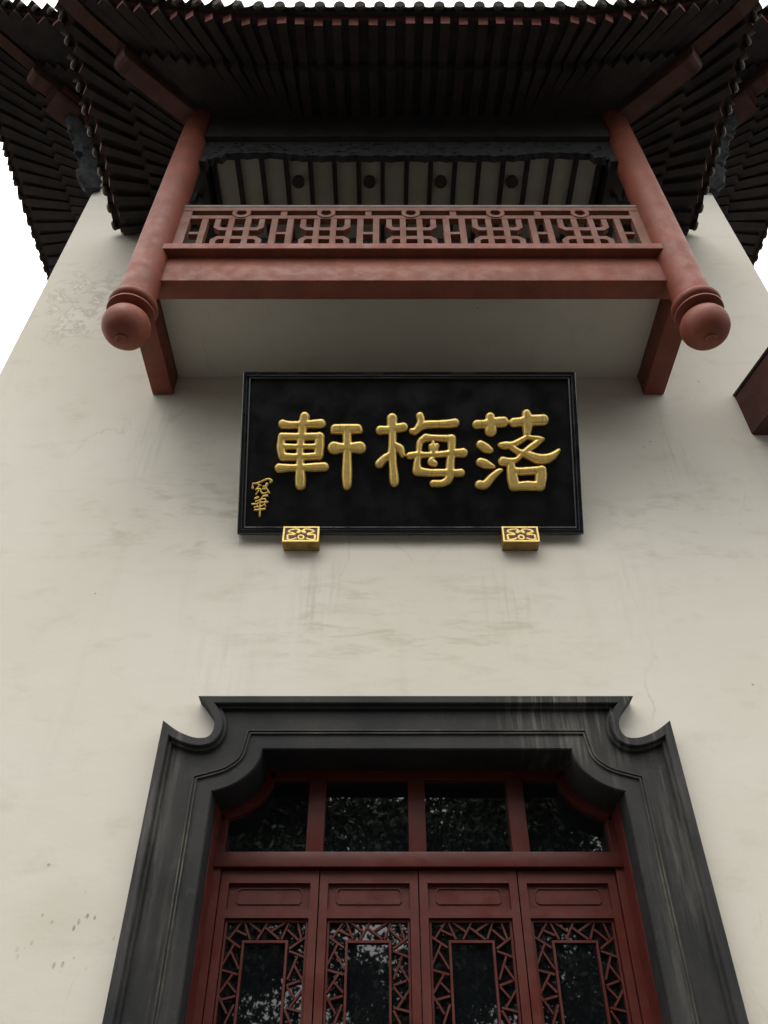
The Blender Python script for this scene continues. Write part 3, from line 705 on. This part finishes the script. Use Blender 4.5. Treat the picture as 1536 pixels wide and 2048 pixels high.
for s, xx in ((-1, XL), (1, XR)):
    eave_side(mroof, (xx, WY, 0), (0, 1, 0), (s, 0, 0), 8.0, (True, False), PM, (-PM['O'] - PM['P'], 4.2))
    hip(mroof, (xx, WY, 0), (s, -1, 0), PM, 0.56, 1.0)
    bm = bmesh.new(); tube(bm, (xx + s * 0.06, WY - 0.12, 13.22), (xx + s * 0.06, 13, 13.22), 0.12, 0.12, 14); bm_obj('purlin', bm, 'hipred', mroof)
    # carved corner strut and the capital block under the hip
    out = Vector((s, -1, 0)).normalized(); base = Vector((xx, WY, 0)) - out * 0.02
    path = [(0.0, 11.75, .10), (0.12, 11.95, .165), (0.17, 12.16, .11), (0.25, 12.36, .185), (0.36, 12.52, .12), (0.46, 12.74, .18), (0.66, 12.98, .12)]
    path = catmull(path, 5)
    bm = bmesh.new(); rows = []; sd_ = Vector((0, 0, 1)).cross(out).normalized()
    for i, (h, z, r) in enumerate(path):
        j = max(0, min(len(path) - 2, i)); tx = Vector((path[j + 1][0] - path[j][0], path[j + 1][1] - path[j][1])).normalized()
        nrm = out * tx.y - Vector((0, 0, 1)) * tx.x
        c0 = base + out * h + Vector((0, 0, z))
        rows.append([bm.verts.new(c0 + (nrm * math.cos(a) * r * 1.05 + sd_ * math.sin(a) * 0.095) * (1 + random.uniform(-.2, .2))) for a in (2 * math.pi * k / 14 for k in range(14))])
    for a, b in zip(rows, rows[1:]):
        for k in range(14): bm.faces.new((a[k], a[(k + 1) % 14], b[(k + 1) % 14], b[k]))
    bm.faces.new(rows[0][::-1]); bm.faces.new(rows[-1])
    bm_obj('carved_strut', bm, 'carve', mroof, 50)
    tip = base + out * 0.80
    for z0, z1, wd, ln in ((12.92, 13.05, 0.30, 0.36), (13.05, 13.13, 0.22, 0.5), (13.13, 13.26, 0.34, 0.30)):
        o = bar('bracket_block', 'hipred', mroof, tip - out * ln / 2 + Vector((0, 0, (z0 + z1) / 2)), tip + out * ln / 2 + Vector((0, 0, (z0 + z1) / 2)), wd, z1 - z0 - 0.002)

# ------------------------------------------------------------------ timber beam of the side gallery at the right edge
ga = empty('gallery_beam', (3.5, 4.9, 7.05), 'dark red timber beam end jutting from the white wall at the right picture edge', 'beam')
dr = Vector((0.238, -0.971, 0)); p0 = Vector((3.39, 5.0, 0)); nr = Vector((0.971, 0.238, 0))
bm = bmesh.new()
za, zb = 7.055, 7.60
vs = [bm.verts.new(p0 + dr * l + nr * q + Vector((0, 0, z))) for l in (-0.01, 1.6) for q in (0.0, 0.16) for z in (za, zb)]
for q in ((0, 1, 3, 2), (4, 6, 7, 5), (0, 4, 5, 1), (2, 3, 7, 6), (0, 2, 6, 4), (1, 5, 7, 3)): bm.faces.new([vs[i] for i in q])
bmesh.ops.bevel(bm, geom=bm.edges[:], offset=0.01, segments=2, affect='EDGES')
bm_obj('beam', bm, 'hipred', ga)
bm = bmesh.new()
vs = [bm.verts.new(p0 + dr * l + nr * q + Vector((0, 0, z))) for l in (0.01, 1.55) for q in (0.162, 0.9) for z in (7.12, 7.2)]
for q in ((0, 1, 3, 2), (4, 6, 7, 5), (0, 4, 5, 1), (2, 3, 7, 6), (0, 2, 6, 4), (1, 5, 7, 3)): bm.faces.new([vs[i] for i in q])
bm_obj('soffit_board', bm, 'wood', ga)
bm = bmesh.new()
vs = [bm.verts.new(p0 + dr * l + nr * q + Vector((0, 0, z))) for l in (-0.005, 1.6) for q in (-0.012, 0.172) for z in (zb + .002, zb + .03)]
for q in ((0, 1, 3, 2), (4, 6, 7, 5), (0, 4, 5, 1), (2, 3, 7, 6), (0, 2, 6, 4), (1, 5, 7, 3)): bm.faces.new([vs[i] for i in q])
bm_obj('cap_strip', bm, 'wood', ga)

# ------------------------------------------------------------------ name plaque
YB0, YB1 = 4.92, 4.226
zb0 = at_y(0, 1067, YB0).z; zb1 = at_y(0, 743, YB1).z
PB0 = Vector((0, YB0, zb0)); PB1 = Vector((0, YB1, zb1)); tv = (PB1 - PB0); HB = tv.length; tv.normalize()
nv = tv.cross(Vector((1, 0, 0))).normalized()
if nv.y > 0: nv = -nv                       # towards the viewer
bxl = (at_plane(474, 1065, PB0, nv).x); bxr = (at_plane(1168, 1068, PB0, nv).x); PCX = (bxl + bxr) / 2; WB = (bxr - bxl) / 2
pl = empty('name_plaque', (PCX, 4.95, zb0), 'wide black lacquered name plaque with gold characters tilted over the doorway', 'plaque')
def bpt(x, t, h): return Vector((x, 0, 0)) + Vector((0, PB0.y, PB0.z)) + tv * t + nv * h
def slab(bm, x0, x1, t0, t1, h0, h1):
    vs = [bm.verts.new(bpt(x, t, h)) for x in (x0, x1) for t in (t0, t1) for h in (h0, h1)]
    for q in ((0, 1, 3, 2), (4, 6, 7, 5), (0, 4, 5, 1), (2, 3, 7, 6), (0, 2, 6, 4), (1, 5, 7, 3)): bm.faces.new([vs[i] for i in q])
bm = bmesh.new(); slab(bm, PCX - WB + 0.05, PCX + WB - 0.05, 0.05, HB - 0.05, -0.07, -0.035); bm_obj('board', bm, 'lacquer', pl)
# moulded frame: profile swept round the rectangle
fp = [(0, -0.08), (0, -0.006), (0.006, 0.0), (0.030, 0.0), (0.036, -0.008), (0.040, -0.016), (0.052, -0.013), (0.060, -0.020), (0.066, -0.045)]
bm = bmesh.new(); cs = [(-1, -1), (1, -1), (1, 1), (-1, 1)]; rows = []
for sx, st in cs: rows.append([bm.verts.new(bpt(PCX + sx * (WB - o), (HB / 2) + st * (HB / 2 - o), h)) for o, h in fp])
for i in range(4):
    a, b = rows[i], rows[(i + 1) % 4]
    for j in range(len(fp) - 1): bm.faces.new((a[j], a[j + 1], b[j + 1], b[j]))
bm_obj('frame', bm, 'lacquerframe', pl)

def relief(name, strokes, org, sc_, mapper, mat, parent, Rr, Hh, step, ksm=8.0, grow=0.0):
    """puffy relief from brush strokes: list of [(x,y,r),...] in zoom pixels"""
    allp = np.array([p for s in strokes for p in s], float)
    x0, x1 = allp[:, 0].min() - allp[:, 2].max() - 4 * step, allp[:, 0].max() + allp[:, 2].max() + 4 * step
    y0, y1 = allp[:, 1].min() - allp[:, 2].max() - 4 * step, allp[:, 1].max() + allp[:, 2].max() + 4 * step
    X, Y = np.meshgrid(np.arange(x0, x1, step), np.arange(y0, y1, step))
    D = np.full(X.shape, -1e3)
    for s in strokes:
        ds = np.full(X.shape, -1e3)
        if len(s) == 1: s = [s[0], s[0]]
        pts = catmull(s, 4) if len(s) > 2 else s
        for (ax, ay, ar), (bx, by_, br) in zip(pts, pts[1:]):
            dx, dy = bx - ax, by_ - ay; l2 = dx * dx + dy * dy + 1e-9
            t = np.clip(((X - ax) * dx + (Y - ay) * dy) / l2, 0, 1)
            ds = np.maximum(ds, grow + ar + (br - ar) * t - np.hypot(X - ax - dx * t, Y - ay - dy * t))
        # smooth union
        h = np.clip(0.5 + 0.5 * (ds - D) / ksm, 0, 1)
        D = D * (1 - h) + ds * h + ksm * h * (1 - h)
    gy, gx = np.gradient(D, step)
    ins = D > 0
    cell = ins[:-1, :-1] | ins[1:, :-1] | ins[:-1, 1:] | ins[1:, 1:]
    use = np.zeros(X.shape, bool)
    use[:-1, :-1] |= cell; use[1:, :-1] |= cell; use[:-1, 1:] |= cell; use[1:, 1:] |= cell
    g2 = np.maximum(gx * gx + gy * gy, 0.3)
    Xn = np.where(use & ~ins, X - D * gx / g2, X); Yn = np.where(use & ~ins, Y - D * gy / g2, Y)
    q = 1 - np.clip(D / Rr, 0, 1)
    Hm = np.where(ins, Hh * (0.12 + 0.88 * np.sqrt(np.clip(1 - q * q, 0, 1))), 0.0)
    # gentle blur
    for _ in range(2): Hm = np.where(ins, (Hm * 4 + np.roll(Hm, 1, 0) + np.roll(Hm, -1, 0) + np.roll(Hm, 1, 1) + np.roll(Hm, -1, 1)) / 8, Hm)
    idx = -np.ones(X.shape, int); idx[use] = np.arange(use.sum())
    verts = [mapper(org[0] + a / sc_, org[1] + b / sc_, h) for a, b, h in zip(Xn[use], Yn[use], Hm[use])]
    jj, ii = np.nonzero(cell)
    faces = np.stack([idx[jj, ii], idx[jj + 1, ii], idx[jj + 1, ii + 1], idx[jj, ii + 1]], 1).tolist()
    me = bpy.data.meshes.new(name); me.from_pydata(verts, [], faces); me.update()
    me.polygons.foreach_set('use_smooth', [True] * len(me.polygons))
    return link(name, me, mat, parent)

P_BOARD = bpt(0, 0, -0.0352)
def on_board(u, v, h): return at_plane(u, v, P_BOARD, nv) + nv * h
XUAN = [[(535,265,75),(505,400,70),(490,560,65),(465,760,60),(465,1000,62),(468,1200,80),(468,1310,74)],
 [(200,378,70),(300,390,58),(500,382,55),(700,372,64),(790,365,66)],
 [(185,568,60),(350,568,58),(500,570,58),(650,566,58),(770,568,62)], [(765,570,70),(757,715,76),(752,850,68)],
 [(185,570,55),(172,740,68),(195,870,62)], [(180,718,48),(400,722,42),(650,718,42),(760,716,46)],
 [(195,875,60),(400,880,56),(600,875,56),(752,862,58)], [(145,1050,70),(300,1045,56),(470,1042,55),(700,1035,66),(838,1028,66)]]
GAN = [[(1000,447,68),(1180,450,74),(1350,445,68)], [(965,492,32),(1180,490,36),(1390,482,32)],
 [(985,740,96),(1100,740,72),(1190,740,62),(1280,735,78),(1382,735,92)],
 [(1185,470,68),(1185,600,68),(1190,740,65),(1185,900,68),(1182,1150,76),(1183,1290,66),(1178,1335,50)]]
MEI = [[(340,290,80),(340,420,72),(345,560,60),(345,700,62),(340,860,68),(352,1000,62),(370,1200,70),(375,1275,62)],
 [(155,468,66),(270,465,60),(340,452,58),(430,435,66),(515,420,66)], [(145,985,66),(220,905,58),(320,835,48)],
 [(385,700,48),(465,755,62),(500,850,38)],
 [(765,250,58),(785,330,58),(745,425,58),(690,485,52),(640,480,40)], [(760,430,50),(850,385,58),(1050,375,56),(1200,370,62),(1305,357,66)],
 [(855,588,62),(1000,588,48),(1240,600,58)], [(850,590,60),(768,655,50),(748,830,46),(722,980,58),(728,1090,72)],
 [(1252,602,68),(1252,800,60),(1232,960,66),(1225,1130,68),(1195,1230,64),(1100,1282,52),(970,1285,54)],
 [(605,860,52),(720,850,54),(860,848,44),(1000,845,46),(1220,825,52),(1430,815,70)],
 [(730,1095,70),(900,1120,58),(1150,1120,58),(1290,1125,56),(1395,1120,60)],
 [(965,650,24),(975,750,50),(965,850,46)], [(1030,700,34),(1010,770,34)], [(925,710,32),(940,770,34)],
 [(960,900,30),(938,950,58),(990,980,50)]]
LUO = [[(385,268,70),(390,380,78),(393,472,92)], [(178,380,66),(290,376,64),(400,352,70),(520,345,78),(588,340,78)],
 [(940,215,64),(955,300,84),(955,400,78),(945,520,58)], [(742,350,68),(850,342,70),(960,322,80),(1100,315,82),(1200,310,82)],
 [(940,575,36),(830,640,46),(720,690,46),(610,702,58),(540,694,34),(512,690,12)],
 [(950,575,34),(1050,590,34),(1130,602,42),(1205,605,18)],
 [(1150,625,40),(1060,692,52),(950,772,48),(860,850,40),(780,925,40),(660,955,64),(578,945,70)],
 [(700,720,46),(800,790,46),(900,828,50),(1000,862,64),(1130,910,76),(1250,905,72),(1350,860,58),(1435,782,30)],
 [(705,970,56),(708,1060,70),(728,1200,84),(752,1310,84)], [(725,1090,56),(850,1100,60),(1000,1092,60),(1175,1082,66)],
 [(1170,1090,76),(1162,1200,90),(1150,1320,74)], [(745,1335,60),(950,1318,72),(1160,1330,66)],
 [(235,690,64),(310,738,70),(388,778,46)], [(235,960,66),(310,985,68),(400,1018,42),(445,1030,20)],
 [(220,1303,66),(310,1303,66),(400,1200,58),(500,1110,46),(552,1085,30)]]
GUAN = [[(212,640,58),(215,520,30),(220,460,36)], [(220,460,36),(360,455,40),(550,385,40),(750,295,42),(880,270,44),(985,340,60),(940,405,46)],
 [(430,490,34),(560,530,30)], [(470,570,34),(360,690,34)], [(350,700,38),(540,670,36)], [(460,750,38),(350,890,36)],
 [(540,690,34),(575,830,38),(700,860,36),(840,810,32)], [(800,480,66),(765,600,42),(730,690,42)], [(640,590,38),(760,545,38)],
 [(630,680,38),(780,660,34),(900,840,38)]]
HUA = [[(650,968,42),(815,950,50)], [(640,950,32),(560,1090,28),(440,1160,34),(340,1190,34)], [(320,1070,54),(440,1020,46)],
 [(560,1100,34),(720,1090,36),(750,1180,34),(830,1210,38)], [(200,1300,48),(400,1290,38),(530,1200,32)], [(580,1230,36),(700,1220,36),(790,1240,34)],
 [(530,1120,34),(515,1400,38),(510,1600,44),(503,1750,46),(500,1830,20)], [(280,1440,38),(420,1410,36),(560,1390,36),(690,1315,34)],
 [(700,1300,34),(745,1400,34)], [(295,1542,46),(480,1530,44),(715,1500,46)], [(390,1310,32),(390,1400,32)]]
for strokes, org, lab in ((LUO, (930, 800), None), (MEI, (740, 800), None), (XUAN + GAN, (540, 800), None)):
    relief('character', strokes, org, 7.68, on_board, 'gold', pl, 50, 0.040, 8.0, 16, 4.0)
for strokes in (GUAN, HUA):
    relief('signature_character', strokes, (495, 945), 20.48, on_board, 'gold', pl, 45, 0.016, 11, 10)

# ---- the two gilt blocks that carry the plaque
def plaque_block(uc, label):
    zc0 = at_y(0, 1102, WY).z; YFB = 4.885
    pa = at_y(uc - 36.5, 1085, YFB); pb = at_y(uc + 36.5, 1085, YFB)
    x0, x1 = pa.x, pb.x; z0 = zc0; z1 = at_y(0, 1054, YFB).z
    r = empty('plaque_support', ((x0 + x1) / 2, 4.95, z0), label, 'bracket', 'gilt blocks carrying the plaque')
    box('block', 'shaded_gilt', r, x0, x1, YFB + 0.004, WY - 0.001, z0, z1 - 0.001, 0.003)
    W_, H_ = x1 - x0, z1 - z0
    box('face_panel', 'maroon', r, x0 + 0.008, x1 - 0.008, YFB - 0.001, YFB + 0.003, z0 + 0.008, z1 - 0.008)
    bm = bmesh.new(); t_ = 0.0135; y0, y1 = YFB - 0.007, YFB + 0.003
    add_box(bm, x0, x1, y0, y1, z0, z0 + t_); add_box(bm, x0, x1, y0, y1, z1 - t_, z1); add_box(bm, x0, x0 + t_, y0, y1, z0 + t_, z1 - t_); add_box(bm, x1 - t_, x1, y0, y1, z0 + t_, z1 - t_)
    bm_obj('border', bm, 'goldbright', r)
    def on_face(a, b, h):                       # zoom pixel of the ornament -> face
        k = (b - 170) / 570; xl_ = 100 - 55 * k; xr_ = 1460 - 45 * k
        return Vector((x0 + W_ * (a - xl_) / (xr_ - xl_), YFB - 0.0012 - h, z1 - H_ * k))
    q = 36
    S1 = [(500,270),(330,310),(290,365),(400,405),(515,440),(500,480),(300,480),(232,520),(262,565),(232,620),(280,662),(420,665),(560,612)]
    S1r = [(1530 - a, b) for a, b in S1]; W1 = [(560,268),(690,285),(612,392),(690,388),(765,335),(840,388),(918,392),(848,290),(980,268)]
    ring = [(755 + 105 * math.cos(2 * math.pi * k / 14), 575 + 72 * math.sin(2 * math.pi * k / 14)) for k in range(15)]
    for st in (S1, S1r, W1, ring):
        relief('scroll_ornament', [[(a, b, q) for a, b in st]], (0, 0), 1.0, on_face, 'goldbright', r, 22, 0.006, 11, 4)
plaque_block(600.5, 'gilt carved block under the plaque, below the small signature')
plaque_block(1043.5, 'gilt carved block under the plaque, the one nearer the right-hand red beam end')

# ------------------------------------------------------------------ trees opposite the building (mirrored in the door glass)
def tree(x, y, h, cr, label, seed, nleaf=40000):
    rg = np.random.default_rng(seed); rd = random.Random(seed)
    t = empty('tree', (x, y, 0), label, 'tree', 'trees across the court')
    bm = bmesh.new(); tops = []
    p = Vector((x, y, 0)); segs = 5
    for i in range(segs):
        q = p + Vector((rd.uniform(-.2, .2), rd.uniform(-.2, .2), h * 0.62 / segs)); r0 = 0.26 * (1 - i / segs * .6)
        tube(bm, p, q, r0, 0.26 * (1 - (i + 1) / segs * .6), 9); p = q
        if i >= 1:
            for _ in range(3):
                a = rd.uniform(0, 6.28); e = p + Vector((math.cos(a) * cr * rd.uniform(.5, .85), math.sin(a) * cr * rd.uniform(.5, .85), h * rd.uniform(.06, .22)))
                m = p.lerp(e, .5) + Vector((0, 0, rd.uniform(-.2, .3))); tube(bm, p, m, 0.09, 0.06, 6); tube(bm, m, e, 0.06, 0.025, 6); tops += [m, e]
    e = p + Vector((0, 0, h * .3)); tube(bm, p, e, 0.1, 0.03, 6); tops += [e, p]
    bm_obj('trunk', bm, 'bark', t)
    cs = np.array([tuple(v_) for v_ in tops]); cs = np.concatenate([cs, cs[::2] + rg.normal(0, cr * .2, cs[::2].shape)])
    k = rg.integers(0, len(cs), nleaf); c = cs[k] + rg.normal(0, 1, (nleaf, 3)) * np.array([.47, .47, .36]) * (cr / 3.2)
    a = rg.normal(0, 1, (nleaf, 3)); a /= np.linalg.norm(a, axis=1)[:, None]; b = np.cross(a, rg.normal(0, 1, (nleaf, 3))); b /= np.linalg.norm(b, axis=1)[:, None]
    sz = rg.uniform(.06, .13, (nleaf, 1)); V = np.stack([c - a * sz, c + b * sz * .5, c + a * sz, c - b * sz * .5], 1).reshape(-1, 3)
    me = bpy.data.meshes.new('crown'); me.from_pydata(V.tolist(), [], np.arange(nleaf * 4).reshape(-1, 4).tolist()); me.update()
    link('crown', me, 'leaf', t)
tree(-13.5, -11.5, 13.0, 3.8, 'spreading leafy tree across the court, leftmost of the row behind the viewer', 5)
tree(-8.6, -10.5, 14.0, 3.8, 'tall leafy tree across the court, second from the left behind the viewer', 1)
tree(-3.9, -12.0, 15.0, 3.8, 'tall leafy tree mirrored in the door glass left of centre', 2)
tree(0.9, -11.0, 14.0, 3.7, 'leafy tree mirrored in the middle of the door glass', 3)
tree(5.4, -12.5, 15.0, 3.8, 'tall leafy tree mirrored in the door glass right of centre', 4)
tree(10.0, -11.0, 13.5, 3.8, 'leafy tree across the court, second from the right behind the viewer', 6)
tree(14.8, -12.0, 13.0, 3.8, 'spreading leafy tree across the court, rightmost of the row behind the viewer', 7)
cw = empty('light_block_wall', (0, -20, 0), 'unseen grey wall added behind the trees to block low light', 'wall')  # added out of view to hold back low frontal skylight
box('wall', 'stone', cw, -30, 30, -20.3, -19.9, 0, 4.4)
bm = bmesh.new(); add_prism(bm, [(-20.75, 4.4), (-19.45, 4.4), (-19.45, 4.5), (-20.1, 4.85), (-20.75, 4.5)], -30, 30)
for v_ in bm.verts: v_.co = Vector((v_.co.y, v_.co.x, v_.co.z))
bm_obj('coping', bm, 'tile', cw)
